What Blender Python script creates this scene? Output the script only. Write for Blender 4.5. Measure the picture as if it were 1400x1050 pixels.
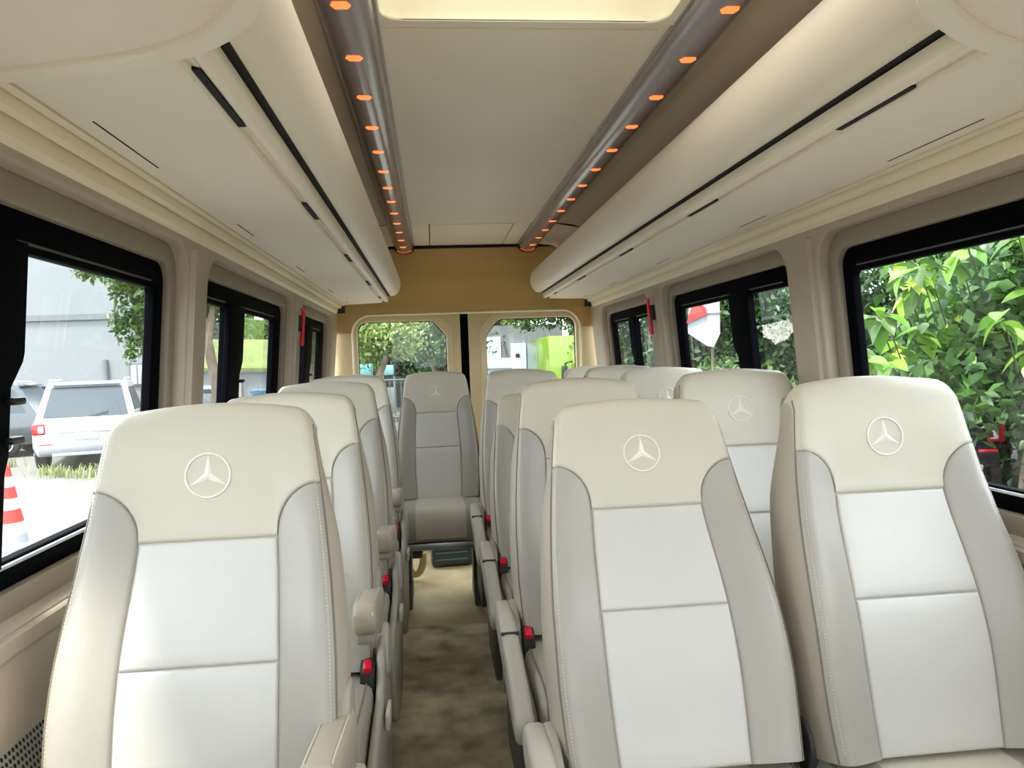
import bpy, bmesh, math, random
import numpy as np
from mathutils import Vector, Matrix
random.seed(7); rng = np.random.default_rng(7)
for o in list(bpy.data.objects): bpy.data.objects.remove(o)
scene = bpy.context.scene
COL = scene.collection

# ---------------------------------------------------------------- camera
FPX = 1050.0
cam_d = bpy.data.cameras.new('camera'); cam = bpy.data.objects.new('camera', cam_d); COL.objects.link(cam)
cam_d.sensor_fit = 'HORIZONTAL'; cam_d.sensor_width = 36.0; cam_d.lens = 36.0 * FPX / 1400.0
cam_d.clip_start = 0.02; cam_d.clip_end = 400
ROLL, YAW, PITCH = math.radians(2.0), math.radians(5.8163), math.radians(-1.7232)
fw = Vector((math.sin(YAW)*math.cos(PITCH), math.cos(YAW)*math.cos(PITCH), math.sin(PITCH)))
rt = Vector((math.cos(YAW), -math.sin(YAW), 0)); up = rt.cross(fw)
ax = math.cos(ROLL)*rt - math.sin(ROLL)*up
ay = math.sin(ROLL)*rt + math.cos(ROLL)*up
M = Matrix((ax, ay, -fw)).transposed().to_4x4(); M.translation = Vector((-0.205, 0, 1.22))
cam.matrix_world = M
scene.camera = cam
# ---------------------------------------------------------------- world, sun, exposure
world = bpy.data.worlds.new('world'); scene.world = world; world.use_nodes = True
wn = world.node_tree; wn.nodes.clear()
wo = wn.nodes.new('ShaderNodeOutputWorld'); wb = wn.nodes.new('ShaderNodeBackground')
wb.inputs[0].default_value = (0.90, 0.96, 1.04, 1); wb.inputs[1].default_value = 4.7
wn.links.new(wb.outputs[0], wo.inputs[0])
sun_d = bpy.data.lights.new('sun', 'SUN'); sun_d.energy = 8.0; sun_d.angle = math.radians(12); sun_d.color = (1, .96, .88)
sun = bpy.data.objects.new('sun', sun_d); COL.objects.link(sun)
sun.rotation_euler = Vector((.24, .32, -.92)).to_track_quat('-Z', 'Y').to_euler()
vs = scene.view_settings
vs.view_transform = 'Standard'; vs.look = 'None'; vs.gamma = 1.0; vs.use_curve_mapping = False
vs.exposure = 0.92
scene.cycles.max_bounces = 12; scene.cycles.diffuse_bounces = 6; scene.cycles.transparent_max_bounces = 24
scene.cycles.glossy_bounces = 4

# ---------------------------------------------------------------- materials
def s2l(c):
    return tuple(((v/255)/12.92 if v/255 <= .04045 else ((v/255+.055)/1.055)**2.4) for v in c)
MATS = {}
def mat(name, rgb, rough=.5, metal=0., bump=0., bscale=200., var=0., vscale=8., spec=.5, emit=None, estr=0., coat=0., stretch=None):
    """procedural principled material: colour in sRGB 0-255, optional noise colour variation and noise bump"""
    if name in MATS: return MATS[name]
    m = bpy.data.materials.new(name); m.use_nodes = True; nt = m.node_tree; b = nt.nodes['Principled BSDF']
    c = s2l(rgb); b.inputs['Base Color'].default_value = (*c, 1)
    b.inputs['Roughness'].default_value = rough; b.inputs['Metallic'].default_value = metal
    b.inputs['Specular IOR Level'].default_value = spec; b.inputs['Coat Weight'].default_value = coat
    if emit: b.inputs['Emission Color'].default_value = (*s2l(emit), 1); b.inputs['Emission Strength'].default_value = estr
    if var or bump:
        tc = nt.nodes.new('ShaderNodeTexCoord'); co = tc.outputs['Object']
        if stretch:
            mp = nt.nodes.new('ShaderNodeMapping'); mp.inputs['Scale'].default_value = stretch
            nt.links.new(co, mp.inputs[0]); co = mp.outputs[0]
    if var:
        n = nt.nodes.new('ShaderNodeTexNoise'); n.inputs['Scale'].default_value = vscale; n.inputs['Detail'].default_value = 6
        r = nt.nodes.new('ShaderNodeMapRange'); r.inputs[1].default_value = .3; r.inputs[2].default_value = .7
        r.inputs[3].default_value = 1-var; r.inputs[4].default_value = 1+var*.6
        x = nt.nodes.new('ShaderNodeMix'); x.data_type = 'RGBA'; x.blend_type = 'MULTIPLY'; x.inputs[0].default_value = 1
        x.inputs[6].default_value = (*c, 1)
        nt.links.new(co, n.inputs['Vector']); nt.links.new(n.outputs['Fac'], r.inputs[0])
        nt.links.new(r.outputs[0], x.inputs[7]); nt.links.new(x.outputs[2], b.inputs['Base Color'])
    if bump:
        n2 = nt.nodes.new('ShaderNodeTexNoise'); n2.inputs['Scale'].default_value = bscale; n2.inputs['Detail'].default_value = 3
        bp = nt.nodes.new('ShaderNodeBump'); bp.inputs['Strength'].default_value = bump; bp.inputs['Distance'].default_value = .002
        nt.links.new(co, n2.inputs['Vector']); nt.links.new(n2.outputs['Fac'], bp.inputs['Height']); nt.links.new(bp.outputs[0], b.inputs['Normal'])
    MATS[name] = m; return m
def glass_mat(name, tint, refl=.06, rough=.0):
    """thin pane: lets light straight through with a tint and mirrors a little, more at grazing angles"""
    m = bpy.data.materials.new(name); m.use_nodes = True; nt = m.node_tree; nt.nodes.clear()
    o = nt.nodes.new('ShaderNodeOutputMaterial'); t = nt.nodes.new('ShaderNodeBsdfTransparent'); g = nt.nodes.new('ShaderNodeBsdfGlossy')
    t.inputs[0].default_value = (*tint, 1); g.inputs['Roughness'].default_value = rough
    f = nt.nodes.new('ShaderNodeLayerWeight'); f.inputs[0].default_value = .5
    pw = nt.nodes.new('ShaderNodeMath'); pw.operation = 'POWER'; pw.inputs[1].default_value = 5.0
    mu = nt.nodes.new('ShaderNodeMath'); mu.operation = 'MULTIPLY_ADD'; mu.inputs[1].default_value = .8; mu.inputs[2].default_value = refl
    nt.links.new(f.outputs['Facing'], pw.inputs[0])
    mx = nt.nodes.new('ShaderNodeMixShader')
    nt.links.new(pw.outputs[0], mu.inputs[0]); nt.links.new(mu.outputs[0], mx.inputs[0])
    nt.links.new(t.outputs[0], mx.inputs[1]); nt.links.new(g.outputs[0], mx.inputs[2]); nt.links.new(mx.outputs[0], o.inputs[0])
    MATS[name] = m; return m
def leaf_mat(name, ca, cb, rough=.45, trans=.35):
    m = bpy.data.materials.new(name); m.use_nodes = True; nt = m.node_tree; b = nt.nodes['Principled BSDF']; out = nt.nodes['Material Output']
    g = nt.nodes.new('ShaderNodeNewGeometry'); oi = nt.nodes.new('ShaderNodeObjectInfo')
    ad = nt.nodes.new('ShaderNodeMath'); ad.operation = 'ADD'; fr = nt.nodes.new('ShaderNodeMath'); fr.operation = 'FRACT'
    nt.links.new(g.outputs['Random Per Island'], ad.inputs[0]); nt.links.new(oi.outputs['Random'], ad.inputs[1]); nt.links.new(ad.outputs[0], fr.inputs[0])
    x = nt.nodes.new('ShaderNodeMix'); x.data_type = 'RGBA'; x.inputs[6].default_value = (*s2l(ca), 1); x.inputs[7].default_value = (*s2l(cb), 1)
    nt.links.new(fr.outputs[0], x.inputs[0]); nt.links.new(x.outputs[2], b.inputs['Base Color']); b.inputs['Roughness'].default_value = rough
    tr = nt.nodes.new('ShaderNodeBsdfTranslucent'); nt.links.new(x.outputs[2], tr.inputs[0])
    mx = nt.nodes.new('ShaderNodeMixShader'); mx.inputs[0].default_value = trans
    nt.links.new(b.outputs[0], mx.inputs[1]); nt.links.new(tr.outputs[0], mx.inputs[2]); nt.links.new(mx.outputs[0], out.inputs[0])
    MATS[name] = m; return m

cream   = mat('cream_leather', (206, 200, 183), .40, bump=.15, bscale=420, var=.03, vscale=6)
cream2  = mat('pale_leather', (207, 205, 199), .38, bump=.15, bscale=420, var=.03, vscale=6)
greige  = mat('greige_leather', (172, 167, 158), .38, bump=.15, bscale=420, var=.03, vscale=6)
taupe   = mat('taupe_leather', (182, 172, 156), .44, bump=.2, bscale=380, var=.04, vscale=6)
thread  = mat('seam_thread', (214, 206, 190), .6)
seamdk  = mat('seam_piping', (128, 118, 102), .6)
emblemc = mat('embossed_thread', (242, 238, 224), .45)
plast   = mat('grey_plastic', (168, 162, 150), .42, bump=.1, bscale=600)
plastl  = mat('light_grey_plastic', (188, 182, 170), .4, bump=.1, bscale=600)
plastd  = mat('dark_grey_plastic', (70, 70, 70), .5)
blackp  = mat('black_plastic', (12, 12, 14), .45)
rubber  = mat('black_rubber', (3, 4, 8), .75, spec=.04)
redp    = mat('red_plastic', (225, 18, 48), .3)
steel   = mat('bright_steel', (190, 194, 200), .35, metal=.8)
panelc  = mat('cream_headliner', (242, 233, 217), .55, bump=.1, bscale=500, var=.03, vscale=2)
lipc    = mat('cream_rack_edge', (243, 234, 217), .4, bump=.05, bscale=500)
ceilc   = mat('grey_beige_headliner', (240, 232, 216), .6, bump=.12, bscale=500, var=.03, vscale=2)
ceilo   = mat('taupe_headliner', (216, 203, 182), .65, bump=.12, bscale=500)
podc    = mat('cream_console', (246, 235, 220), .5, bump=.08, bscale=500)
wallc   = mat('taupe_trim', (178, 165, 147), .6, bump=.25, bscale=260, var=.05, vscale=5)
wallin  = mat('taupe_reveal', (150, 138, 122), .65, bump=.25, bscale=260)
cornc   = mat('cream_cornice', (238, 226, 196), .45)
rearc   = mat('ochre_trim', (192, 160, 98), .6, bump=.15, bscale=300, var=.04, vscale=3)
rearb   = mat('beige_trim', (205, 187, 148), .55, bump=.12, bscale=300)
doorc   = mat('door_trim', (214, 196, 162), .55, bump=.12, bscale=300)
hatchc  = mat('hatch_cream', (250, 243, 216), .5)
gap     = mat('dark_gap', (8, 7, 6), .8)
carpet  = mat('dirty_carpet', (196, 182, 150), .95, bump=1., bscale=350, var=.48, vscale=9, spec=.1)
carpetb = mat('beige_carpet', (226, 208, 166), .95, bump=1., bscale=350, var=.25, vscale=5, spec=.1)
tubem   = mat('smoky_tube', (146, 138, 144), .22, spec=.6, coat=.5)
ledm    = mat('amber_led', (255, 110, 40), .4, emit=(255, 118, 62), estr=.95)
toolm   = mat('slate_plastic', (62, 78, 92), .35)
GL_SIDE = glass_mat('tinted_side_glass', (.70, .73, .72), .05)
GL_REAR = glass_mat('rear_glass', (.66, .69, .66), .04)
GL_FRONT = glass_mat('dimmed_front_glass', (.36, .37, .37), .03)  # unseen front glass, tinted dark to cut the light on the seats

# ---------------------------------------------------------------- helpers
def tag(o, label=None, cat=None, group=None, kind=None):
    if label: o['label'] = label
    if cat: o['category'] = cat
    if group: o['group'] = group
    if kind: o['kind'] = kind
    return o
def link(name, me, m=None, parent=None, smooth=None):
    o = bpy.data.objects.new(name, me); COL.objects.link(o)
    if m is not None and not me.materials: me.materials.append(m)
    if parent is not None: o.parent = parent
    if smooth is not None:
        me.polygons.foreach_set('use_smooth', [True]*len(me.polygons)); me.set_sharp_from_angle(angle=math.radians(smooth))
    return o
def pyd(name, v, f, m, parent=None, smooth=None, fixn=True):
    me = bpy.data.meshes.new(name); me.from_pydata([tuple(p) for p in v], [], [tuple(q) for q in f])
    if fixn:
        bm = bmesh.new(); bm.from_mesh(me); bmesh.ops.recalc_face_normals(bm, faces=bm.faces); bm.to_mesh(me); bm.free()
    me.update(); return link(name, me, m, parent, smooth)
def empty(name, loc=(0, 0, 0), rz=0.):
    o = bpy.data.objects.new(name, None); COL.objects.link(o); o.location = loc; o.rotation_euler = (0, 0, rz); o.empty_display_size = .1
    return o
def box(name, c, s, m, parent=None, bev=.0, seg=2, rot=None, smooth=40):
    bm = bmesh.new(); bmesh.ops.create_cube(bm, size=1)
    bmesh.ops.scale(bm, vec=s, verts=bm.verts)
    if bev: bmesh.ops.bevel(bm, geom=bm.edges[:], offset=bev, segments=seg, profile=.5, affect='EDGES')
    if rot: bmesh.ops.rotate(bm, cent=(0, 0, 0), matrix=Matrix.Rotation(rot[1], 3, rot[0]), verts=bm.verts)
    bmesh.ops.translate(bm, vec=c, verts=bm.verts)
    me = bpy.data.meshes.new(name); bm.to_mesh(me); bm.free()
    return link(name, me, m, parent, smooth if bev else None)
def loft(name, rings, m, parent=None, closed=True, caps=True, smooth=35):
    n = len(rings[0]); v = [p for r in rings for p in r]; f = []
    for i in range(len(rings)-1):
        for j in range(n if closed else n-1):
            k = (j+1) % n; f.append((i*n+j, i*n+k, (i+1)*n+k, (i+1)*n+j))
    if caps and closed: f.append(tuple(range(n))[::-1]); f.append(tuple((len(rings)-1)*n+j for j in range(n)))
    return pyd(name, v, f, m, parent, smooth)
def ext_y(name, prof, y0, y1, m, parent=None, side=1, closed=True, smooth=35, ny=1, dx=0.):
    rings = [[(side*x+dx, y0+(y1-y0)*i/ny, z) for x, z in prof] for i in range(ny+1)]
    return loft(name, rings, m, parent, closed, True, smooth)
def tube(name, pts, r, m, parent=None, n=8, cyc=False, smooth=60):
    P = [Vector(p) for p in pts]; rings = []; rr = r if hasattr(r, '__len__') else [r]*len(P)
    for i, p in enumerate(P):
        a = P[i-1] if (i > 0 or cyc) else p; b = P[(i+1) % len(P)] if (i < len(P)-1 or cyc) else p
        d = (b-a).normalized(); u = d.orthogonal().normalized() if i == 0 else (u - d*u.dot(d)).normalized(); w = d.cross(u)
        rings.append([p + (u*math.cos(t)+w*math.sin(t))*rr[i] for t in [2*math.pi*k/n for k in range(n)]])
    if cyc: rings.append(rings[0])
    return loft(name, rings, m, parent, True, not cyc, smooth)
def rrect(a0, a1, b0, b1, r, n=6):
    rs = r if hasattr(r, '__len__') else (r,)*4          # radii: (a1,b1) (a0,b1) (a0,b0) (a1,b0)
    out = []
    for (ca, cb, q), R in zip(((a1, b1, 0), (a0, b1, 1), (a0, b0, 2), (a1, b0, 3)), rs):
        sx = 1 if q in (0, 3) else -1; sy = 1 if q in (0, 1) else -1
        for k in range(n+1):
            t = math.pi/2*(q + k/n); out.append((ca-sx*R+R*math.cos(t), cb-sy*R+R*math.sin(t)))
    return out
def plate(name, outer, holes, th, fn, m, parent=None, bev=0., smooth=30):
    """filled 2-D outline with holes, thickness th, then every vertex (a, b, depth 0..th) mapped by fn"""
    cu = bpy.data.curves.new(name, 'CURVE'); cu.dimensions = '2D'; cu.fill_mode = 'BOTH'
    cu.extrude = max(th/2-bev, 1e-5); cu.bevel_depth = bev; cu.bevel_resolution = 2; cu.offset = -bev
    for pts in [outer]+list(holes):
        sp = cu.splines.new('POLY'); sp.points.add(len(pts)-1); sp.use_cyclic_u = True
        for p, q in zip(sp.points, pts): p.co = (q[0], q[1], 0, 1)
    ob = bpy.data.objects.new(name, cu); COL.objects.link(ob)
    me = bpy.data.meshes.new_from_object(ob.evaluated_get(bpy.context.evaluated_depsgraph_get()))
    bpy.data.objects.remove(ob); bpy.data.curves.remove(cu)
    bm = bmesh.new(); bm.from_mesh(me); bmesh.ops.remove_doubles(bm, verts=bm.verts, dist=1e-5)
    for v in bm.verts: v.co = fn(v.co.x, v.co.y, v.co.z+th/2)
    bmesh.ops.recalc_face_normals(bm, faces=bm.faces); bm.to_mesh(me); bm.free()
    me.materials.clear(); me.name = name
    return link(name, me, m, parent, smooth)
def copy_tree(o, parent=None):
    c = o.copy(); COL.objects.link(c); c.parent = parent
    for ch in list(o.children): copy_tree(ch, c)
    return c
def sm(x, a, b):
    t = min(1, max(0, (x-a)/(b-a))); return t*t*(3-2*t)
def struct(o): o['kind'] = 'structure'; return o

# ================================================================ THE VAN: STRUCTURE
DX = .015                                     # the body's centre line
def xin(z): return .800 + (1.5-z)*.085        # inner face of the side trim
# ---- floor
fl = struct(box('floor', (0, 1.1, -.03), (1.84, 4.9, .06), carpet))
box('rear_carpet', (0, 4.36, .004), (1.80, 1.62, .02), carpetb, fl, .006)
box('carpet_mat', (-.19, 2.38, .003), (.50, 2.33, .012), carpet, fl, .005)
box('carpet_seam', (-.19, 3.551, .0), (.50, .012, .006), gap, fl)
# ---- side walls
W1R, W2R, W3R = (.62, 1.92), (2.17, 3.32), (3.60, 4.545)
W1L, W2L, W3L = (.62, 1.92), (2.15, 3.34), (3.60, 4.62)
FZ0, FZ1 = .885, 1.485
def side_fn(side, off=0.):                    # (y, z, depth outward)
    return lambda a, b, d: Vector((side*(xin(b)+off+d)+DX, a, b))
for side, nm, wins in ((-1, 'wall_left', (W1L, W2L, W3L)), (1, 'wall_right', (W1R, W2R, W3R))):
    holes = [rrect(a-.035, b+.035, FZ0-.05, FZ1+.04, .085) for a, b in wins]
    holes.append(rrect(-1.0, .42, .95, 1.50, .08))                 # cab door window
    w = struct(plate(nm, rrect(-1.3, 4.86, .80, 1.60, .01), holes, .055, side_fn(side), wallc, None, .008))
    # lower side lining
    prof = [(.93, .80), (.885, .85), (.868, .838), (.866, .80), (.862, .765), (.858, .72), (.872, .60), (.884, .575), (.886, .50), (.88, .34), (.88, .02), (.93, .02)]
    ext_y('lower_lining', prof, -1.3, 4.86, wallc, w, side, dx=DX, smooth=25)
    ext_y('lining_gap', [(.874, .612), (.869, .604), (.878, .598), (.89, .605)], -1.2, 4.8, gap, w, side, dx=DX)
    # pillar ribs between the windows
    for a, b in zip(wins[:-1], wins[1:]):
        yc = (a[1]+b[0])/2
        for dy in (-.055,):
            loft('pillar_rib', [[(side*(xin(z)-h)+DX, yc+dy+t, z) for t, h in ((-.02, -.002), (-.012, .012), (.012, .012), (.02, -.002))] for z in np.linspace(.86, 1.52, 8)], wallc, w, True, True, 30)
    # outer skin: keeps daylight out above and below the windows
    ext_y('roof_side_panel', [(.845, 1.52), (.86, 1.58), (.84, 1.80), (.80, 1.95), (.81, 2.09), (.87, 2.09), (.90, 1.55)], -1.3, 4.95, wallin, w, side, dx=DX)
    # the steps of the window reveals
    for a, b in wins:
        plate('window_reveal', rrect(a-.036, b+.036, FZ0-.051, FZ1+.041, .085), [rrect(a+.006, b-.006, FZ0+.006, FZ1-.006, .05)], .02, side_fn(side, .030), wallin, w, .004)
    ext_y('headliner_soffit', [(.792, 1.555), (.85, 1.535), (.86, 1.56), (.80, 1.58)], -.2, 4.8, wallin, w, side, dx=DX)

def window(nm, side, fr, panes, mull, lat):
    """frame with its openings, one pane in each, the sliding stile and its latches"""
    r = struct(empty(nm)); a, b = fr
    holes = [rrect(p0, p1, .935, 1.418, .014) for p0, p1 in panes]
    plate('window_frame', rrect(a, b, FZ0, FZ1, .05), holes, .022, side_fn(side, .048), rubber, r, .003)
    for p0, p1 in panes:
        zz = [.93, 1.425]
        v = [(side*(xin(z)+.058)+DX, y, z) for y, z in ((p0-.004, zz[0]), (p1+.004, zz[0]), (p1+.004, zz[1]), (p0-.004, zz[1]))]
        pyd('pane', v, [(0, 1, 2, 3)], GL_SIDE, r, fixn=False)
        box('sill_rail', (side*(xin(.928)+.043)+DX, (p0+p1)/2, .928), (.006, p1-p0, .005), steel, r)
        box('head_rail', (side*(xin(1.43)+.046)+DX, (p0+p1)/2, 1.432), (.004, p1-p0-.06, .004), plastd, r)
    for m0, m1 in mull:
        outl = [(m0, .93), (m1-.045, .93), (m1-.045, 1.075), (m1-.036, 1.10), (m1-.036, 1.205), (m1-.004, 1.245), (m1, 1.26), (m1, 1.43), (m0, 1.43)]
        plate('sliding_stile', outl, [], .016, side_fn(side, .034), rubber, r, .003)
        for z in lat:
            box('latch', (side*(xin(z)+.030)+DX, m1-.035, z), (.02, .035, .012), blackp, r, .004)
    return r
window('window_1', -1, W1L, ((.66, 1.14), (1.235, 1.86)), ((1.12, 1.277),), (1.125, 1.185))
window('window_2', -1, W2L, ((2.19, 2.49), (2.63, 3.21)), ((2.475, 2.665),), (1.125, 1.185))
window('window_3', -1, W3L, ((3.64, 3.94), (4.08, 4.47)), ((3.93, 4.125),), (1.125, 1.185))
window('window_4', 1, W1R, ((.66, 1.18), (1.255, 1.875)), ((1.13, 1.27),), (1.125, 1.185))
window('window_5', 1, W2R, ((2.225, 2.53), (2.65, 3.24)), ((2.515, 2.67),), (1.125, 1.185))
window('window_6', 1, W3R, ((3.64, 3.99), (4.075, 4.47)), ((3.98, 4.09),), (1.125, 1.185))
for nm, side in (('window_7', -1), ('window_8', 1)):                # cab door windows
    r = struct(empty(nm))
    plate('window_frame', rrect(-1.0, .42, .95, 1.50, .08), [rrect(-.96, .38, .99, 1.46, .05)], .02, side_fn(side, .02), rubber, r)
    pyd('pane', [(side*(xin(z)+.03)+DX, y, z) for y, z in ((-.97, .98), (.39, .98), (.39, 1.47), (-.97, 1.47))], [(0, 1, 2, 3)], GL_FRONT, r, fixn=False)
# windscreen and the cab front
ws = struct(empty('window_9'))
wsf = lambda a, b, d: Vector((a+DX, -.62-(b*.62)-d*.5, 1.86-b*.92+d*.3))
plate('window_frame', rrect(-.88, .88, -.05, 1.02, .04), [rrect(-.84, .84, .0, .98, .08)], .03, wsf, rubber, ws)
pyd('pane', [wsf(a, b, .015) for a, b in ((-.85, -.01), (.85, -.01), (.85, .99), (-.85, .99))], [(0, 1, 2, 3)], GL_FRONT, ws, fixn=False)
wf = struct(box('wall_front', (DX, -1.27, .48), (1.8, .08, .92), plastd))
ext_y('bounce_dashboard', [(-.84, .55), (.84, .55), (.84, .90), (-.84, .90)], -1.24, -.52, mat('pale_bounce', (238, 228, 210), .7), wf)  # unseen cab top, made large and pale to bounce light upwards

# ---- ceiling
CZ = 1.95
ce = struct(plate('ceiling', rrect(-.335, .335, -.45, 4.07, .002), [rrect(-.305, .315, .80, 1.655, .045)], .012, lambda a, b, d: Vector((a+DX, b, CZ+d)), ceilc, None, .002))
box('roof_skin', (DX, 3.31, 2.085), (1.66, 3.30, .01), wallin, ce)
box('roof_skin_front', (DX, .09, 2.085), (1.66, 1.44, .01), wallin, ce)
for sx in (-1, 1): box('roof_skin_edge', (DX+sx*.58, 1.235, 2.085), (.52, .87, .01), wallin, ce)
for s in (-1, 1):
    ext_y('side_headliner', [(.315, CZ+.012), (.34, CZ+.002), (.45, CZ+.002), (.60, CZ-.02), (.72, CZ-.075), (.80, CZ-.16), (.82, CZ-.16), (.74, CZ-.05), (.60, CZ), (.45, CZ+.02), (.315, CZ+.02)], -.45, 4.07, ceilo, ce, s, dx=DX)
    # rear header beside the tubes
    ext_y('header_panel', [(.43, CZ), (.55, CZ-.012), (.66, CZ-.06), (.76, CZ-.14), (.78, CZ-.13), (.66, CZ-.04), (.43, CZ+.015)], 4.078, 4.80, panelc, ce, s, dx=DX)
    ext_y('side_trim_strip', [(.69, CZ-.062), (.715, CZ-.078), (.72, CZ-.07), (.695, CZ-.055)], -.2, 4.07, panelc, ce, s, dx=DX)
box('header_panel', (DX-.27, 4.44, CZ+.006), (.11, .72, .012), panelc, ce, .002)
box('header_panel', (DX+.285, 4.44, CZ+.006), (.09, .72, .012), panelc, ce, .002)
box('header_panel', (DX+.012, 4.68, CZ+.006), (.445, .24, .012), panelc, ce, .002)
box('service_panel', (DX+.012, 4.318, CZ+.004), (.443, .475, .012), ceilc, ce, .002)
box('header_gap', (DX, 4.44, CZ+.022), (1.2, .76, .004), gap, ce)
box('ceiling_seam', (DX, 1.70, CZ-.0005), (.62, .006, .003), cornc, ce)
box('rear_gap', (DX, 4.803, CZ-.008), (1.24, .02, .02), gap, ce)
box('roof_end', (DX, 4.952, 2.005), (1.70, .012, .17), wallin, ce)
# roof hatch: recessed cream frame with a frosted lid
hr = struct(empty('trim_1'))
inn = rrect(-.302, .312, .803, 1.652, .043); top = rrect(-.27, .28, .86, 1.60, .04)
loft('hatch_frame', [[(x+DX, y, CZ-.004) for x, y in inn], [(x+DX, y, CZ+.02) for x, y in inn], [(x+DX, y, CZ+.115) for x, y in top]], hatchc, hr, True, False)
lidm = bpy.data.materials.new('frosted_lid'); lidm.use_nodes = True; _b = lidm.node_tree; _b.nodes.clear()
_o = _b.nodes.new('ShaderNodeOutputMaterial'); _t = _b.nodes.new('ShaderNodeBsdfTranslucent'); _t.inputs[0].default_value = (.20, .188, .155, 1); _b.links.new(_t.outputs[0], _o.inputs[0])
pyd('hatch_lid', [(x+DX, y, CZ+.14) for x, y in rrect(-.29, .30, .84, 1.62, .04)], [tuple(range(28))], lidm, hr)
plate('hatch_rim', rrect(-.335, .345, .77, 1.685, .06), [inn], .006, lambda a, b, d: Vector((a+DX, b, CZ-.006+d)), ceilc, hr, .002)

# ---- amber light tubes
for k, x in enumerate((-.353, .408)):
    t = empty('light_tube', (x, 0, CZ-.004))
    tag(t, ('smoky ceiling light tube with amber lights, on the single-seat side' if k == 0 else 'smoky ceiling light tube with amber lights, over the two-seat side'), 'light tube', 'amber light tubes')
    ring = [(.056*math.cos(a), .046*math.sin(a)) for a in np.linspace(math.pi, 2*math.pi, 17)] + [(.056, .012), (-.056, .012)]
    loft('diffuser', [[(a, y, b) for a, b in ring] for y in np.linspace(-.35, 4.775, 3)], tubem, t, True, True, 30)
    for s in (-1, 1): box('edge_rail', (s*.058, 2.2, .001), (.006, 5.1, .01), plast, t)
    for i in range(-8, 14):
        y = 1.49 + i*.2525 if i >= 0 else 1.49 + i*.2525
        if y < 1.0 or y > 4.77: continue
        pts = []
        for yy, w in ((y-.018, .55), (y, .85), (y+.014, .5)):
            for a in np.linspace(-.42*w, .42*w, 7): pts.append((.0568*math.sin(a), yy+.012*abs(a), -.0468*math.cos(a)))
        pyd('amber_light', pts, [(r*7+c, r*7+c+1, r*7+c+8, r*7+c+7) for r in range(2) for c in range(6)], ledm, t, 60)
    tube('end_ring', [(.060*math.cos(a), 4.772, .050*math.sin(a)) for a in np.linspace(math.pi, 2*math.pi, 13)], .006, blackp, t)
    e = pyd('end_light', [(.05*math.cos(a), 4.776-.0*a, .042*math.sin(a)-.006) for a in np.linspace(math.pi*1.15, 1.85*math.pi, 9)]+[(.05*math.cos(a), 4.76, .042*math.sin(a)-.010) for a in np.linspace(math.pi*1.15, 1.85*math.pi, 9)], [(i, i+1, i+10, i+9) for i in range(8)], ledm, t)

# ---- luggage racks
for k, s in enumerate((-1, 1)):
    r = empty('luggage_rack', (DX, 0, 0))
    tag(r, 'long cream luggage rack with black slots above the ' + ('single seats' if k == 0 else 'paired seats'), 'luggage rack', 'overhead luggage racks')
    Y0, Y1 = .70, 4.735
    def arc(cx, cz, rx, rz, a0, a1, n): return [(cx+rx*math.cos(math.radians(t)), cz+rz*math.sin(math.radians(t))) for t in np.linspace(a0, a1, n)]
    lip = [(.62, 1.80), (.50, 1.795)] + arc(.455, 1.715, .058, .078, 80, 285, 14) + [(.470, 1.66), (.62, 1.66)]
    ext_y('rack_edge', [(x-.0, z) for x, z in lip], Y0, Y1, lipc, r, s, smooth=40)
    ext_y('groove', [(.462, 1.637), (.53, 1.637), (.53, 1.66), (.462, 1.66)], Y0, Y1-.004, gap, r, s)
    ext_y('rack_strip', arc(.4885, 1.613, .0135, .010, 180, 360, 9) + [(.502, 1.634), (.475, 1.634)], Y0, Y1, lipc, r, s)
    ext_y('rack_strip_back', [(.502, 1.609), (.514, 1.612), (.514, 1.63), (.502, 1.63)], Y0, Y1, panelc, r, s)
    ext_y('rack_panel', [(.513, 1.604), (.517, 1.600), (.62, 1.596), (.735, 1.594), (.738, 1.60), (.738, 1.62), (.513, 1.628)], Y0, Y1, panelc, r, s)
    ext_y('rack_back', [(.60, 1.62), (.84, 1.60), (.84, 1.64), (.60, 1.84)], Y0, Y1, wallin, r, s)
    sl = ((1.03, 1.27), (1.86, 2.06), (2.72, 2.90), (3.58, 3.76), (4.42, 4.50)) if s < 0 else ((1.09, 1.30), (1.89, 2.10), (2.72, 2.90), (3.58, 3.76), (4.42, 4.50))
    for a, b in sl: box('slot', (s*.5085, (a+b)/2, 1.6095), (.013, b-a, .006), gap, r)
    for a, b in ((1.20, 1.47), (2.04, 2.22), (2.90, 3.08), (3.75, 3.93), (4.50, 4.60)): box('slit', (s*.705, (a+b)/2, 1.5944), (.0028, b-a, .0012), gap, r)
    # moulded cornice below the rack
    c = struct(empty('trim_%d' % (k+2), (DX, 0, 0)))
    ext_y('cornice_strip', [(.739, 1.592), (.751, 1.589), (.752, 1.60), (.739, 1.61)], .3, 4.76, cornc, c, s)
    ext_y('cornice_strip', [(.756, 1.590), (.762, 1.577), (.772, 1.572), (.774, 1.60), (.756, 1.61)], .3, 4.76, cornc, c, s)
    ext_y('cornice_strip', [(.779, 1.574), (.784, 1.552), (.800, 1.540), (.806, 1.56), (.79, 1.60), (.779, 1.60)], .3, 4.78, cornc, c, s)
    ext_y('cornice_groove', [(.75, 1.598), (.785, 1.578), (.795, 1.60), (.76, 1.62)], .3, 4.755, gap, c, s)
    box('cornice_end', (s*.775, 4.77, 1.575), (.07, .02, .06), blackp, c, .005)
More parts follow.
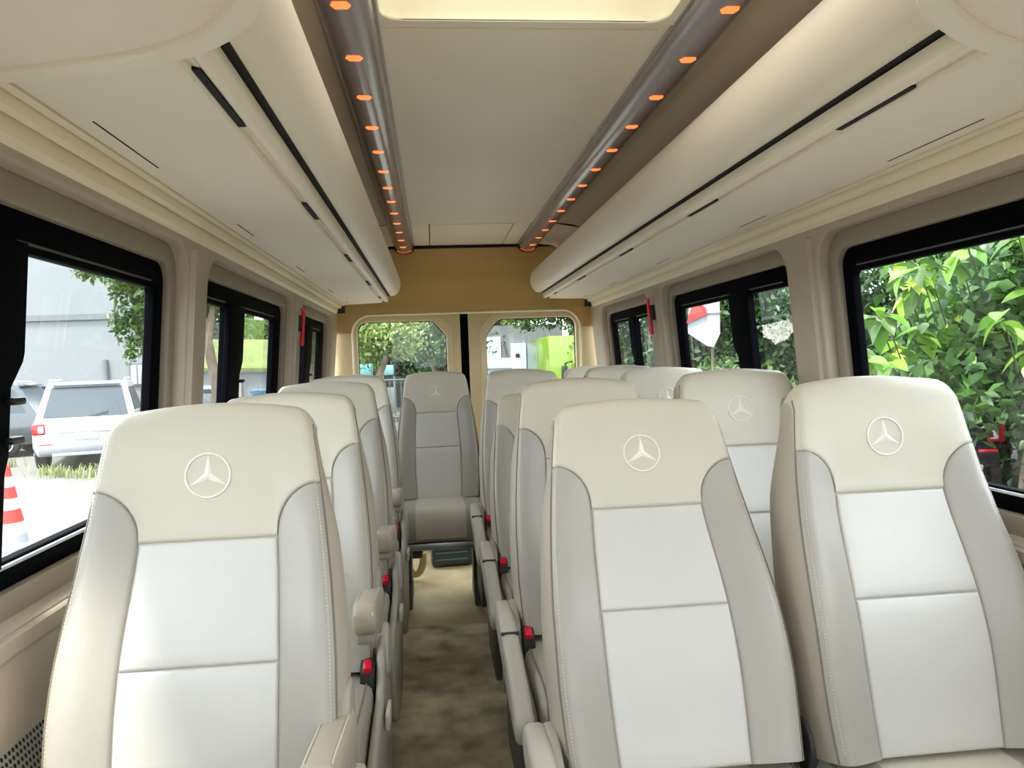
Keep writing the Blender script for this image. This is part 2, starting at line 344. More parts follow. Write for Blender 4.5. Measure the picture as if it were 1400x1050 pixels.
# ---- cab overhead consoles with rounded rear ends
PODS = ((-1, [(-.862, 1.055), (-.80, 1.045), (-.73, 1.033), (-.672, 1.021), (-.632, 1.010), (-.556, .987), (-.487, .956), (-.434, .919), (-.390, .870), (-.353, .80), (-.335, .70), (-.33, .50), (-.33, .1), (-.862, .1)]),
        (1, [(.85, .948), (.80, .955), (.70, .958), (.64, .956), (.581, .944), (.505, .920), (.442, .886), (.364, .830), (.312, .775), (.285, .70), (.275, .5), (.275, .1), (.85, .1)]))
def chaikin(p, n=2):
    for _ in range(n):
        q = []
        for i in range(len(p)-1):
            a, b = np.array(p[i]), np.array(p[i+1]); q += [tuple(.75*a+.25*b), tuple(.25*a+.75*b)]
        p = [p[0]]+q+[p[-1]]
    return p
for s, pts in PODS:
    r = empty('overhead_console', (0, 0, 0))
    tag(r, 'cream overhead console with a rounded rim, ahead of the luggage rack over the ' + ('single seats' if s < 0 else 'paired seats'), 'overhead console', 'overhead consoles')
    curve = chaikin(pts[:-2], 2) + pts[-2:]
    cx, cy = np.mean([p[0] for p in curve]), .45
    def ins(d):
        out = []
        n = len(curve)
        for i, p in enumerate(curve):
            a = np.array(curve[i-1]); b = np.array(curve[(i+1) % n]); t = b-a; nrm = np.array((-t[1], t[0])); nrm /= np.linalg.norm(nrm)+1e-9
            if np.dot(nrm, np.array((cx, cy))-np.array(p)) < 0: nrm = -nrm
            out.append(tuple(np.array(p)+nrm*d))
        return out
    o0, o1, o2 = ins(0), ins(.033), ins(.036)
    loft('console_rim', [[(x, y, 1.62) for x, y in o0], [(x, y, 1.593) for x, y in o0], [(x, y, 1.588) for x, y in ins(.003)], [(x, y, 1.588) for x, y in ins(.030)], [(x, y, 1.592) for x, y in o1], [(x, y, 1.62) for x, y in o1]], lipc, r, True, False, 50)
    loft('console_base', [[(x, y, 1.597) for x, y in ins(.0325)], [(x, y, 1.594) for x, y in ins(.040)], [(x, y, 1.590) for x, y in ins(.10)]], podc, r, True, True, 60)
    box('console_body', (s*.585+(.01 if s < 0 else .0), .38, 1.70), (.50, .56, .17), podc, r, .02)

# ---- rear wall and doors
def ry(z):
    return float(np.interp(z, [0, 1.0, 1.53, 1.60, 1.75, 1.86, 1.94], [4.93, 4.93, 4.915, 4.90, 4.865, 4.835, 4.805]))
op = rrect(-.715, .735, .06, 1.537, (.115, .115, .01, .01), 8)
wr = struct(plate('wall_rear', rrect(-.84, .84, .0, 1.56, .002), [op], .05, lambda a, b, d: Vector((a+DX, ry(b)+d, b)), rearb, None, .004))
# ochre header: panel above the doors, following the curve of the roof
v, f = [], []
for z in np.linspace(1.43, 1.945, 24):
    for x in np.linspace(-.838, .838, 57): v.append((x+DX, ry(z)-.004-.012*math.exp(-((z-1.74)/.035)**2)*math.exp(-(x/.34)**6)-.04*sm(abs(x), .55, .84), z))
for i in range(23):
    for j in range(56):
        xs = [v[i*57+j+d][0]-DX for d in (0, 1)]; z1 = v[(i+1)*57][2]
        cxm = (xs[0]+xs[1])/2
        if z1 <= 1.56:                                                # leave the door opening free
            lim = .735 - (0 if v[i*57][2] < 1.43 else .0)
            if abs(cxm-.01) < lim-.002: continue
        f.append((i*57+j, i*57+j+1, (i+1)*57+j+1, (i+1)*57+j))
pyd('rear_header', v, f, rearc, wr, 40)
outer_arch = [(-.84, 1.43)] + [(-.84, 1.60), (.84, 1.60), (.84, 1.43), (.735, 1.43)] + [p for p in rrect(-.715, .735, .06, 1.537, (.115, .115, .01, .01), 8) if p[1] > 1.40] + [(-.715, 1.43)]
plate('header_lower', outer_arch, [], .004, lambda a, b, d: Vector((a+DX, ry(b)-.0065+d, b)), rearc, wr)
edge = [p for p in rrect(-.715, .735, -.3, 1.537, (.115, .115, .01, .01), 10) if p[1] > .9]
tube('door_arch_edge', [(.735+DX, ry(.2)-.008, .2)]+[(a+DX, ry(b)-.010, b) for a, b in edge]+[(-.715+DX, ry(.2)-.008, .2)], .007, hatchc, wr)
for s, x0 in ((-1, -.78), (1, .795)):
    box('panel_joint', (x0+DX, 4.915, 1.428), (.12, .012, .004), wallin, wr)
def dfn(y0): return lambda a, b, d: Vector((a+DX, y0+d-.06*max(0, (b-1.2))*.6, b))
for nm, x0, x1, wx0, wx1, rad, cham in (('door_1', -.728, -.038, -.690, -.128, (.055, .05, .02, .02), 1), ('door_2', .014, .748, .128, .712, (.05, .055, .02, .02), -1)):
    d = struct(empty(nm))
    def wout(g):
        a0, a1, b1, b0 = wx0-g, wx1+g, 1.495+g, .62-g
        if cham > 0: return [(a0, b0), (a1, b0), (a1, b1-.11), (a1-.012, b1-.085), (a1-.075, b1-.012), (a1-.11, b1)] + [(a0+.06+.06*math.cos(t), b1-.06+.06*math.sin(t)) for t in np.linspace(math.pi/2, math.pi, 7)]
        return [(a1, b0), (a0, b0), (a0, b1-.11), (a0+.012, b1-.085), (a0+.075, b1-.012), (a0+.11, b1)] + [(a1-.06+.06*math.cos(t), b1-.06+.06*math.sin(t)) for t in np.linspace(math.pi/2, 0, 7)]
    plate('door_panel', rrect(x0, x1, .08, 1.545, .02), [wout(.036)], .04, dfn(4.955), rearb, d, .003)
    plate('window_surround', wout(.045), [wout(0)], .05, dfn(4.948), doorc, d, .010, 50)
    plate('window_seal', wout(.006), [wout(-.004)], .012, dfn(4.985), rubber, d)
    g = wout(.003); pyd('pane', [dfn(4.992)(a, b, 0) for a, b in g], [tuple(range(len(g)))], GL_REAR, d, fixn=False)
    for zc in (.92,): box('door_crease', ((x0+x1)/2+DX, 4.952, .50), (.5, .01, .01), wallin, d)
sg = struct(box('trim_4', (DX-.012, 4.985, .80), (.054, .03, 1.50), rubber))
box('seal_edge', (DX-.041, 4.966, .80), (.005, .03, 1.47), steel, sg)

# ================================================================ SEATS
UI, T1, TE, TM, STOP = .57, .500, .590, .290, .755
def Wd(s): return float(np.interp(s, [0, .08, .15, .22, .30, .38, .45, .52, .58, .64, .68, .72, .76], [.218, .225, .229, .229, .227, .221, .214, .206, .198, .190, .184, .177, .170]))
def stop(u):
    a = abs(u); d = .020*a*a
    if a > .84: d += .030*(1-math.sqrt(max(0, 1-((a-.84)/.16)**2)))
    return STOP-d
def Df(u, s):
    a = abs(u)
    d = .080 + .020*math.exp(-((s-.22)/.16)**2) + .012*sm(s, .50, .66) - .010*math.exp(-((s-.48)/.09)**2)
    d += .030*sm(a, UI-.06, .90)*(1-sm(s, .47, .64)) + .006*a*a*sm(s, .5, .62)
    if a > .90: d -= .022*(1-math.sqrt(max(0, 1-((a-.90)/.10)**2)))
    t = stop(u)-s
    if t < .045: d -= .045*(1-math.sqrt(max(0, 1-(1-max(t, 0)/.045)**2)))
    return d
def Fp(u, s, off=0.):
    return (u*Wd(s), -(Df(u, s)+off), s)
def tl(u):
    a = abs(u)
    if a <= UI: return T1
    return T1+(TE-T1)*math.sqrt(max(0, 1-((1-a)/(1-UI))**2))
def ub(s):
    if s <= T1: return UI
    return 1-(1-UI)*math.sqrt(max(0, 1-min(1, (s-T1)/(TE-T1))**2))
def spaced(L, n, a=True, b=True):
    """positions 0..L with close steps at the sewn ends"""
    e = [0, .0014, .003, .007]; out = []
    lo = e if a else [0]; hi = [L-x for x in reversed(e)] if b else [L]
    st, en = lo[-1], hi[0]
    mid = [st+(en-st)*k/n for k in range(1, n)]
    return lo+mid+hi
def dip(d):
    return float(np.interp(d, [0, .0014, .003, .007], [-.005, -.0005, .0025, .0040]))
def patch(name, m, rows, parent):
    nr, nc = len(rows), len(rows[0]); v = [p for r in rows for p in r]
    f = [(i*nc+j, i*nc+j+1, (i+1)*nc+j+1, (i+1)*nc+j) for i in range(nr-1) for j in range(nc-1)]
    me = bpy.data.meshes.new(name); me.from_pydata(v, [], f); me.update()
    return link(name, me, m, parent, 60)
def build_backrest():
    # body (side and back cover)
    us = [-1, -.985, -.96, -.92, -.87, -.8, -.7, -.6, -.5, -.25, 0, .25, .5, .6, .7, .8, .87, .92, .96, .985, 1]
    vsn = list(np.linspace(0, .8, 24)) + list(np.linspace(.82, 1, 14)); rings = []
    for v in vsn:
        ring = []; bul = .014*(1-.9*sm(v, .66, .95))
        for u in us:
            s = v*stop(u); p = Fp(u, s, -.0035); ring.append(p)
        def back(u):
            s = v*stop(u); return (u*Wd(s)*.97, .075-.065*sm(v, .70, 1)-.012*u*u, s)
        e = ring[-1]; b = back(1); ring += [tuple(np.array(e)*(1-t)+np.array(b)*t+np.array((bul*math.sin(math.pi*t)**.7, 0, 0))) for t in (.12, .3, .5, .7, .88)]
        ring += [back(u) for u in (.97, .7, .3, 0, -.3, -.7, -.97)]
        e = ring[0]; b = back(-1); ring += [tuple(np.array(b)*(1-t)+np.array(e)*t-np.array((bul*math.sin(math.pi*t)**.7, 0, 0))) for t in (.12, .3, .5, .7, .88)]
        rings.append(ring)
    body = loft('backrest', rings, taupe, None, True, True, 50)
    # head panel: cream
    rows = []
    ucol = sorted(set([-1, -.985, -.96, -.93, -.9, -.86, -.8, -.74, -.68, -.63, -.60, -.58, -UI, -.5, -.4, -.3, -.2, -.1, 0]))
    ucol = ucol+[-u for u in reversed(ucol[:-1])]
    for k in range(26):
        row = []
        for u in ucol:
            lo, hi = tl(u), stop(u); L = hi-lo; sp = spaced(L, 22, True, False); s = lo+sp[k]
            row.append(Fp(u, s, dip(s-lo)))
        rows.append(row)
    patch('head_panel', cream, rows, body)
    # bolsters: grey-beige
    for sg in (-1, 1):
        srow = list(np.linspace(0, T1-.002, 20)) + [T1+(TE-T1)*math.sin(math.pi/2*t) for t in np.linspace(0, .985, 14)]
        rows = []
        for s in srow:
            u0 = ub(s); L = (1-u0)*Wd(s); row = []
            sp = spaced(L, 9, True, False) if L > .02 else list(np.linspace(0, L, len(spaced(.1, 9, True, False))))
            # distance to the curved seam above
            for x in sp:
                u = u0 + x/Wd(s); row.append(Fp(sg*min(u, 1), s, dip(min(x, max(0, (TE-s)*2)))))
            rows.append(row)
        patch('bolster', greige, rows, body)
    # centre panels
    for a, b, m in ((0, TM, cream2), (TM, T1, cream2)):
        ss = [a+x for x in spaced(b-a, 10)]
        rows = []
        for s in ss:
            w = UI*Wd(s); xs = [x-w for x in spaced(2*w, 12)]
            rows.append([Fp(x/Wd(s), s, min(dip(s-a), dip(b-s), dip(w-abs(x)))) for x in xs])
        patch('centre_panel', m, rows, body)
    # piping and stitches along both front edges
    for sg in (-1, 1):
        tube('piping', [Fp(sg*.992, s, .0) for s in np.linspace(.0, .700, 30)], .0024, seamdk, body, 5)
    v, f = [], []
    for sg in (-1, 1):
        for uo in (.955,):
            for s in np.arange(.02, .70, .0062):
                p = np.array(Fp(sg*uo, s, .0042)); q = np.array(Fp(sg*uo, s+.0036, .0042)); d = np.array((.0009, 0, 0)); n = np.array((0, -.0009, 0))
                k = len(v); v += [tuple(p-d), tuple(p+d), tuple(q+d), tuple(q-d), tuple(p+n), tuple(q+n)]
                f += [(k, k+4, k+5, k+3), (k+4, k+1, k+2, k+5), (k, k+1, k+4), (k+3, k+5, k+2)]
    st = pyd('stitching', v, f, thread, body); st['kind'] = 'stuff'
    # round star emblem sewn into the head panel
    S0, R = .612, .0386
    def on(x, z, off): s = S0+z; return Fp(x/Wd(s), s, .0042+off)
    em = tube('emblem_ring', [on(R*math.cos(a), R*math.sin(a), .0006) for a in np.linspace(0, 2*math.pi, 40, endpoint=False)], .0020, emblemc, body, 6, True)
    v, f = [], []
    for k in range(3):
        t = math.radians(90+120*k); d = np.array((math.cos(t), math.sin(t))); n = np.array((-d[1], d[0]))
        a, b, c = d*(R-.001), n*.0062+d*.0036, -n*.0062+d*.0036; o = d*0
        i = len(v); v += [on(*a, .0004), on(*b, .0002), on(*o, .0034), on(*c, .0002)]; f += [(i, i+1, i+2), (i, i+2, i+3)]
    pyd('emblem_star', v, f, emblemc, body)
    return body
def build_cushion():
    # profile (y, z) from the back top, over the front, to the underside
    prof = [(.03, .455), (-.10, .452), (-.25, .455), (-.37, .462), (-.43, .458), (-.465, .440), (-.482, .405), (-.484, .36), (-.475, .32), (-.455, .300), (-.30, .295), (.03, .30)]
    xs = [(-1, .62), (-.985, .86), (-.95, .96), (-.88, 1.0), (-.7, 1.0), (-.5, .97), (0, .96), (.5, .97), (.7, 1.0), (.88, 1.0), (.95, .96), (.985, .86), (1, .62)]
    cy, cz = -.22, .378
    rings = [[(.228*u, cy+(y-cy)*(.5+.5*k if abs(u) > .9 else 1), cz+(z-cz)*k) for y, z in prof] for u, k in xs]
    body = loft('cushion', rings, greige, None, True, True, 55)
    path = prof[0:9]; rows = []
    for i, (y, z) in enumerate(path):
        n = np.array((y-cy, z-cz))
        nn = np.array((0, 1.)) if i < 4 else (np.array((-1., 0)) if i > 6 else np.array((-.7, .7)))
        row = []
        for t in (-1, -.97, -.9, -.5, 0, .5, .9, .97, 1):
            off = .004 if abs(t) < .98 else -.004
            row.append((.132*t, y+nn[0]*off, cz+(z-cz)*.965+nn[1]*off))
        rows.append(row)
    patch('cushion_panel', cream, rows, body)
    for sg in (-1, 1):
        tube('cushion_piping', [(sg*.212, y+(-.003 if i > 4 else 0), cz+(z-cz)*.985+.001) for i, (y, z) in enumerate(prof[0:9])], .0024, seamdk, body, 5)
    return body
PROTO_BACK, PROTO_CUSH = build_backrest(), build_cushion()
def yz_plate(name, pts, x0, x1, m, parent, bev=.006):
    return plate(name, pts, [], abs(x1-x0), lambda a, b, d: Vector((min(x0, x1)+d, a, b)), m, parent, bev, 45)
def sweep(p, n=2):
    p = p+[p[0]]
    for _ in range(n):
        q = []
        for a, b in zip(p[:-1], p[1:]):
            a, b = np.array(a), np.array(b); q += [tuple(.78*a+.22*b), tuple(.22*a+.78*b)]
        p = q+[q[0]]
    return p[:-1]
def base_parts(root, side, kind):
    """frame, legs, covers, armrest and buckle; side = +1/-1 towards the aisle"""
    box('seat_frame', (0, -.20, .275), (.42, .44, .035), plastd, root, .006)
    box('front_bar', (0, -.44, .268), (.43, .03, .03), steel, root, .005)
    for sx in (-1, 1):
        loft('leg', [[(sx*.185+a, b-.22, z) for a, b in ((-.02, -.16*k), (.02, -.16*k), (.02, .16*k), (-.02, .16*k))] for z, k in ((.02, 1.), (.05, .95), (.12, .55), (.26, .8))], plastd, root)
    if kind == 'single' or kind == 'aisle':
        x0, x1 = side*.234, side*.256
        cov = sweep([(-.47, .40), (-.30, .425), (-.16, .43), (-.10, .50), (.00, .535), (.07, .50), (.085, .40), (.03, .20), (-.10, .13), (-.40, .15), (-.47, .25)], 2)
        if kind == 'single':
            yz_plate('side_cover', cov, x0, x1, plast, root, .010)
            yz_plate('cover_recess', rrect(-.24, -.15, .385, .418, .006), side*.262, side*.272, plastl, root, .002)
            yz_plate('hinge_cover', [(.065*math.cos(t)+.0, .060*math.sin(t)+.475) for t in np.linspace(0, 2*math.pi, 20, endpoint=False)], side*.226, side*.262, plastl, root, .008)
            # armrest standing out over the aisle side of the seat
            arm = rrect(-.255, .045, -.032, .032, (.028, .03, .026, .03), 6)
            tilt = math.radians(-6)
            def am(a, b, d): return Vector((side*.224-.028+d, a*math.cos(tilt)-b*math.sin(tilt)-.02, a*math.sin(tilt)+b*math.cos(tilt)+.592))
            pad = plate('armrest', arm, [], .056, am, taupe, root, .014, 60)
            plate('armrest_base', rrect(-.235, .03, -.052, -.02, .012, 4), [], .042, lambda a, b, d: Vector((side*.224-.021+d, a*math.cos(tilt)-b*math.sin(tilt)-.02, a*math.sin(tilt)+b*math.cos(tilt)+.592)), plast, pad, .006, 50)
            for e in (-1, 1):
                tube('armrest_stitching', [am(a, b*.8, .028+e*.0205) + Vector((0, 0, 0)) for a, b in ((.02, .0392), (-.1, .0392), (-.21, .0392), (-.238, .033), (-.2545, .01))], .0014, thread, pad, 5)
            yz_plate('armrest_bracket', sweep([(-.03, .44), (.04, .44), (.055, .60), (.04, .66), (-.03, .655), (-.045, .60)], 1), side*.218, side*.246, plast, root, .006)
            tube('bracket_bolt', [(side*.244, .005, .53), (side*.249, .005, .53)], .005, blackp, root)
        else:
            # long rounded cover with a folded-down armrest on its aisle side
            yz_plate('side_cover', cov, side*.230, side*.252, plast, root, .006)
            strip = sweep([(.055, .50), (.03, .525), (-.06, .525), (-.28, .485), (-.50, .44), (-.52, .41), (-.50, .37), (-.28, .40), (-.05, .44), (.04, .455)], 2)
            arm = yz_plate('folded_armrest', strip, side*.246, side*.292, plastl, root, .014)
            box('armrest_joint', (side*.269, -.19, .502), (.048, .004, .008), plastd, arm, 0, rot=('X', .17))
            yz_plate('lower_guard', rrect(-.42, -.05, .20, .40, .04), side*.250, side*.272, plastd, root, .006)
        bk = yz_plate('buckle', sweep([(-.150, .40), (-.085, .40), (-.075, .465), (-.09, .492), (-.135, .485), (-.155, .45)], 1), side*.196, side*.232, blackp, root, .006)
        box('buckle_button', (side*.214, -.128, .476), (.022, .030, .034), redp, bk, .006, rot=('X', .5))
        box('belt_stalk', (side*.214, -.065, .44), (.030, .012, .12), plastd, root, .003)
    else:
        yz_plate('side_cover', rrect(-.40, .05, .18, .40, .05), side*.228, side*.238, plast, root, .003)
        bk = box('buckle', (side*.185, -.05, .49), (.03, .03, .06), blackp, root, .005)
        box('buckle_button', (side*.185, -.066, .505), (.020, .006, .028), redp, bk, .002)
    yz_plate('recliner', [(.045*math.cos(t)+.01, .045*math.sin(t)+.46) for t in np.linspace(0, 2*math.pi, 16, endpoint=False)], -side*.222, -side*.240, plastd, root, .004)
SSC, PZ = .92, .487
def make_proto(side, kind):
    root = empty('passenger_seat', (0, 0, -50))
    b = copy_tree(PROTO_BACK, root); b.name = 'backrest'; b.location = (0, 0, PZ); b.scale = (SSC, SSC, SSC)
    c = copy_tree(PROTO_CUSH, root); c.name = 'cushion'; c.location = (0, 0, .045); c.scale = (SSC, SSC, 1)
    n0 = set(root.children); base_parts(root, side, kind)
    for ch in set(root.children)-n0:                     # fit the base to the seat's width and height
        ch.data.transform(Matrix.Diagonal((SSC, SSC, 1.1, 1)))
        for g2 in ch.children: g2.data.transform(Matrix.Diagonal((SSC, SSC, 1.1, 1)))
    return root
protos = {('single', 1): make_proto(1, 'single'), ('aisle', -1): make_proto(-1, 'aisle'), ('window', 1): make_proto(1, 'window')}
rown = ['first', 'second', 'third', 'fourth']
SEATS = []
# x, y of the hinge, z lift, recline, key, label, group
for i, (y, dz, rc) in enumerate(((1.214, .0, 17), (1.89, -.006, 17), (2.58, .006, 17), (3.28, .016, 17))):
    SEATS.append((-.578, y, dz, rc, ('single', 1), 'cream single seat with a soft armrest by the aisle, %s row of single seats' % rown[i], 'single seats'))
for i, (y, dz, rc) in enumerate(((1.318, -.004, 25), (2.03, .0, 17), (2.73, -.03, 28), (3.42, .012, 17))):
    SEATS.append((.198 if i == 0 else .205, y, dz, rc, ('aisle', -1), 'cream aisle seat with a folded armrest, %s row of paired seats' % rown[i], 'paired seats'))
for i, (y, dz, rc) in enumerate(((1.312, -.0, 17), (2.034, .010, 17), (2.72, .012, 17), (3.41, .018, 17))):
    SEATS.append((.655 if i == 0 else .665, y, dz, rc, ('window', 1), 'cream window seat beside the wall, %s row of paired seats' % rown[i], 'paired seats'))
for x, lab in ((-.645, 'cream seat of the back row in the corner behind the single seats'), (-.195, 'cream seat of the back row facing straight down the aisle'), (.250, 'cream seat of the back row between the aisle seat and the window corner'), (.680, 'cream seat of the back row in the window corner behind the paired seats')):
    SEATS.append((x, 4.06, .012, 17, ('window', 1), lab, 'back row seats'))
for n, (x, y, dz, rc, key, lab, grp) in enumerate(SEATS):
    r = copy_tree(protos[key]); r.name = 'passenger_seat'; r.location = (x, y, dz if dz > 0 else 0)
    for ch in r.children:
        if grp == 'back row seats' and ch.name.split('.')[0] in ('cushion', 'front_bar', 'seat_frame'): ch.location.z += .015 if ch.name.startswith('cushion') else .045
        if ch.name.startswith('backrest'): ch.rotation_euler.x = -math.radians(rc); ch.location.z = PZ+min(dz, 0)
    tag(r, lab, 'seat', grp)
for p in protos.values():
    for ch in list(p.children_recursive): bpy.data.objects.remove(ch)
    bpy.data.objects.remove(p)
for p in (PROTO_BACK, PROTO_CUSH):
    for ch in list(p.children_recursive): bpy.data.objects.remove(ch)
    bpy.data.objects.remove(p)

# ---- things lying at the back
tb = empty('plastic_case', (-.135, 4.60, .016), math.radians(4))
tag(tb, 'slate blue plastic case lying on the carpet under the back row', 'case')
loft('case_shell', [[(x, y*k, .065+z*k) for y, z in rrect(-.075, .075, -.062, .062, .02, 4)] for x, k in ((-.125, .86), (-.118, .96), (-.10, 1), (.085, 1), (.118, .88), (.135, .7))], toolm, tb)
for z in (.045, .085): box('case_rib', (-.01, -.0765, z), (.19, .006, .008), mat('slate_plastic_light', (120, 140, 156), .3), tb, .002)
box('case_neck', (.15, 0, .06), (.05, .06, .05), blackp, tb, .01)
tube('case_handle', [(.12, -.02, .11), (.16, -.03, .115), (.20, -.03, .10), (.205, -.02, .06)], .009, mat('slate_plastic_light', (120, 140, 156), .3), tb)
bl = empty('belt_roll', (-.345, 4.30, .016))
tag(bl, 'black and tan rolled strap hanging under the back row beside the single seats', 'strap')
tube('strap_loop', [(.045*math.cos(t)+.0, 0, .12+.09*math.sin(t)) for t in np.linspace(math.pi*.95, 2.1*math.pi, 12)], .02, mat('tan_webbing', (196, 178, 138), .8), bl)
box('strap_housing', (.0, .01, .17), (.09, .08, .10), blackp, bl, .02)
# ---- emergency hammers
for k, (x, y) in enumerate(((-.765, 3.50), (.790, 3.475))):
    s = -1 if k == 0 else 1
    h = empty('emergency_hammer', (x, y, 1.32))
    tag(h, 'red emergency hammer on the window pillar beside the ' + ('single seats' if k == 0 else 'paired seats'), 'hammer', 'emergency hammers')
    tube('handle', [(s*.018, 0, 0), (s*.010, 0, .08), (s*.002, -.004, .15)], [.010, .009, .008], redp, h)
    tube('hammer_head', [(s*.002-.004, -.035, .158), (s*.002, 0, .158), (s*.002, .028, .158)], [.005, .011, .009], redp, h)
    box('bracket', (s*.022, 0, .10), (.02, .05, .07), blackp, h, .004)
# ---- perforated heater grille along the side wall
g = empty('heater_grille', (-.812, 1.25, .425))
tag(g, 'perforated grey metal heater cover along the wall beside the single seats', 'heater cover')
gp = box('grille_sheet', (0, .2, .13), (.012, 1.5, .26), mat('grille_metal', (168, 166, 158), .45, metal=.3), g, .003, rot=('Y', -.35))
v, f = [], []
ca, sa = math.cos(-.35), math.sin(-.35)
for i in range(140):
    for j in range(24):
        yy = -.5+i*.0100+(.005 if j % 2 else 0); zz = -.118+j*.0103
        k = len(v)
        for t in range(6):
            a = .0032*math.cos(t*math.pi/3); b = .0040*math.sin(t*math.pi/3); X, Z = .0068, zz+b
            v.append((X*ca+Z*sa, .2+yy+a-.2, .13-X*sa+Z*ca))
        f.append(tuple(range(k, k+6)))
ph = pyd('perforation', v, f, gap, g); ph['kind'] = 'stuff'

# ================================================================ OUTSIDE
GZ = -.75
ground_m = mat('pale_concrete', (92, 90, 85), .9, var=.12, vscale=.35, bump=.4, bscale=20)
asph = struct(box('ground', (0, 15, GZ-.05), (160, 150, .1), ground_m))
white_paint = mat('white_render', (114, 117, 118), .85, var=.03, vscale=.4)
grey_paint = mat('grey_render', (94, 99, 101), .85)
dark_glass = mat('dark_window_glass', (38, 46, 52), .12)
carglass = mat('car_glass', (56, 64, 70), .12, spec=.4)
trunk_m = mat('bark', (112, 98, 84), .9, bump=.8, bscale=18, var=.25, vscale=6)
stem_m = mat('green_stem', (58, 70, 40), .7)
tyre = mat('tyre_rubber', (30, 30, 32), .8)
alloy = mat('alloy_rim', (190, 192, 194), .35, metal=.6)
tail_red = mat('tail_lamp_red', (150, 18, 26), .25)
tail_clear = mat('tail_lamp_clear', (232, 200, 200), .25)
LF_PALE = leaf_mat('pale_leaf', (112, 132, 72), (148, 166, 100), .5, .4)
LF_MID = leaf_mat('mid_leaf', (52, 80, 38), (80, 108, 48), .45, .35)
LF_DARK = leaf_mat('dark_leaf', (28, 52, 28), (56, 86, 40), .45, .3)
LF_BIG = leaf_mat('broad_leaf', (74, 116, 42), (124, 160, 60), .36, .45)
LF_YEL = leaf_mat('young_leaf', (168, 206, 74), (200, 220, 100), .4, .5)
LF_INNER_SHADE = leaf_mat('inner_shade_leaf', (36, 66, 32), (76, 112, 46), .42, .35)  # inner leaves coloured darker, shade put in for depth
GRASS = leaf_mat('weed_blade', (108, 118, 66), (146, 150, 100), .6, .3)

def leaves(name, m, centers, size, parent, up=.6, asp=.5, seed=1, stuff=True):
    """one small folded blade at every centre"""
    r = np.random.default_rng(seed); c = np.asarray(centers); n = len(c)
    d = r.normal(size=(n, 3)); d[:, 2] -= .35; d /= np.linalg.norm(d, axis=1)[:, None]
    nn = r.normal(size=(n, 3))*.8; nn[:, 2] += up*1.6; nn -= d*np.sum(nn*d, axis=1)[:, None]; nn /= np.linalg.norm(nn, axis=1)[:, None]
    w = np.cross(nn, d); L = (size*r.uniform(.6, 1.3, n))[:, None]
    a = c-d*L*.5; b = c+d*L*.5; l = c+w*L*asp*.5+nn*L*.10-d*L*.06; q = c-w*L*asp*.5+nn*L*.10-d*L*.06
    v = np.stack([a, l, b, q], 1).reshape(-1, 3)
    i = np.arange(n)*4
    tris = np.stack([i, i+1, i+2, i, i+2, i+3], 1).reshape(-1)
    me = bpy.data.meshes.new(name); me.vertices.add(len(v)); me.vertices.foreach_set('co', v.astype(np.float32).ravel())
    me.loops.add(len(tris)); me.loops.foreach_set('vertex_index', tris.astype(np.int32))
    me.polygons.add(2*n); me.polygons.foreach_set('loop_start', np.arange(0, 6*n, 3, dtype=np.int32)); me.polygons.foreach_set('loop_total', np.full(2*n, 3, dtype=np.int32))
    me.update(calc_edges=True); me.validate()
    o = link(name, me, m, parent)
    if stuff: o['kind'] = 'stuff'
    return o
def clumps(blobs, n, seed, cl=.0, shell=.55):
    """points in the outer part of ellipsoids given as (x, y, z, rx, ry, rz)"""
    r = np.random.default_rng(seed); vol = np.array([b[3]*b[4]*b[5] for b in blobs])**.7; k = r.choice(len(blobs), n, p=vol/vol.sum())
    B = np.array(blobs)[k]; d = r.normal(size=(n, 3)); d /= np.linalg.norm(d, axis=1)[:, None]
    rad = (shell+(1-shell)*r.random(n))[:, None]
    return B[:, :3]+d*rad*B[:, 3:]
def rand_blobs(c, R, n, rb, seed):
    r = np.random.default_rng(seed); out = []
    for _ in range(n):
        d = r.normal(size=3); d /= np.linalg.norm(d); q = np.array(c)+d*np.array(R)*r.random()**.4; s = rb*r.uniform(.6, 1.3); out.append((*q, s, s, s*.8))
    return out
def tree(name, label, base, h, crown, R, nb, rb, nl, size, m, seed, tr=.12, group='trees around the parking place', lean=(0, 0)):
    t = empty(name, (base[0], base[1], GZ)); tag(t, label, 'tree', group)
    r = random.Random(seed); pts = [(lean[0]*k/5, lean[1]*k/5, h*k/5) for k in range(6)]
    pts = [(x+r.uniform(-.06, .06)*i, y+r.uniform(-.06, .06)*i, z) for i, (x, y, z) in enumerate(pts)]
    tube('trunk', pts, [tr*1.25, tr, tr*.92, tr*.85, tr*.75, tr*.6], trunk_m, t, 9)
    bl = rand_blobs(crown, R, nb, rb, seed)
    for b in bl[:5]: tube('branch', [pts[4], tuple((np.array(pts[4])*.45+np.array(b[:3])*.55)+np.array((0, 0, .1))), b[:3]], [tr*.45, tr*.3, tr*.1], trunk_m, t, 6)
    leaves('foliage', m, clumps(bl, nl, seed, shell=.3), size, t, seed=seed)
    return t

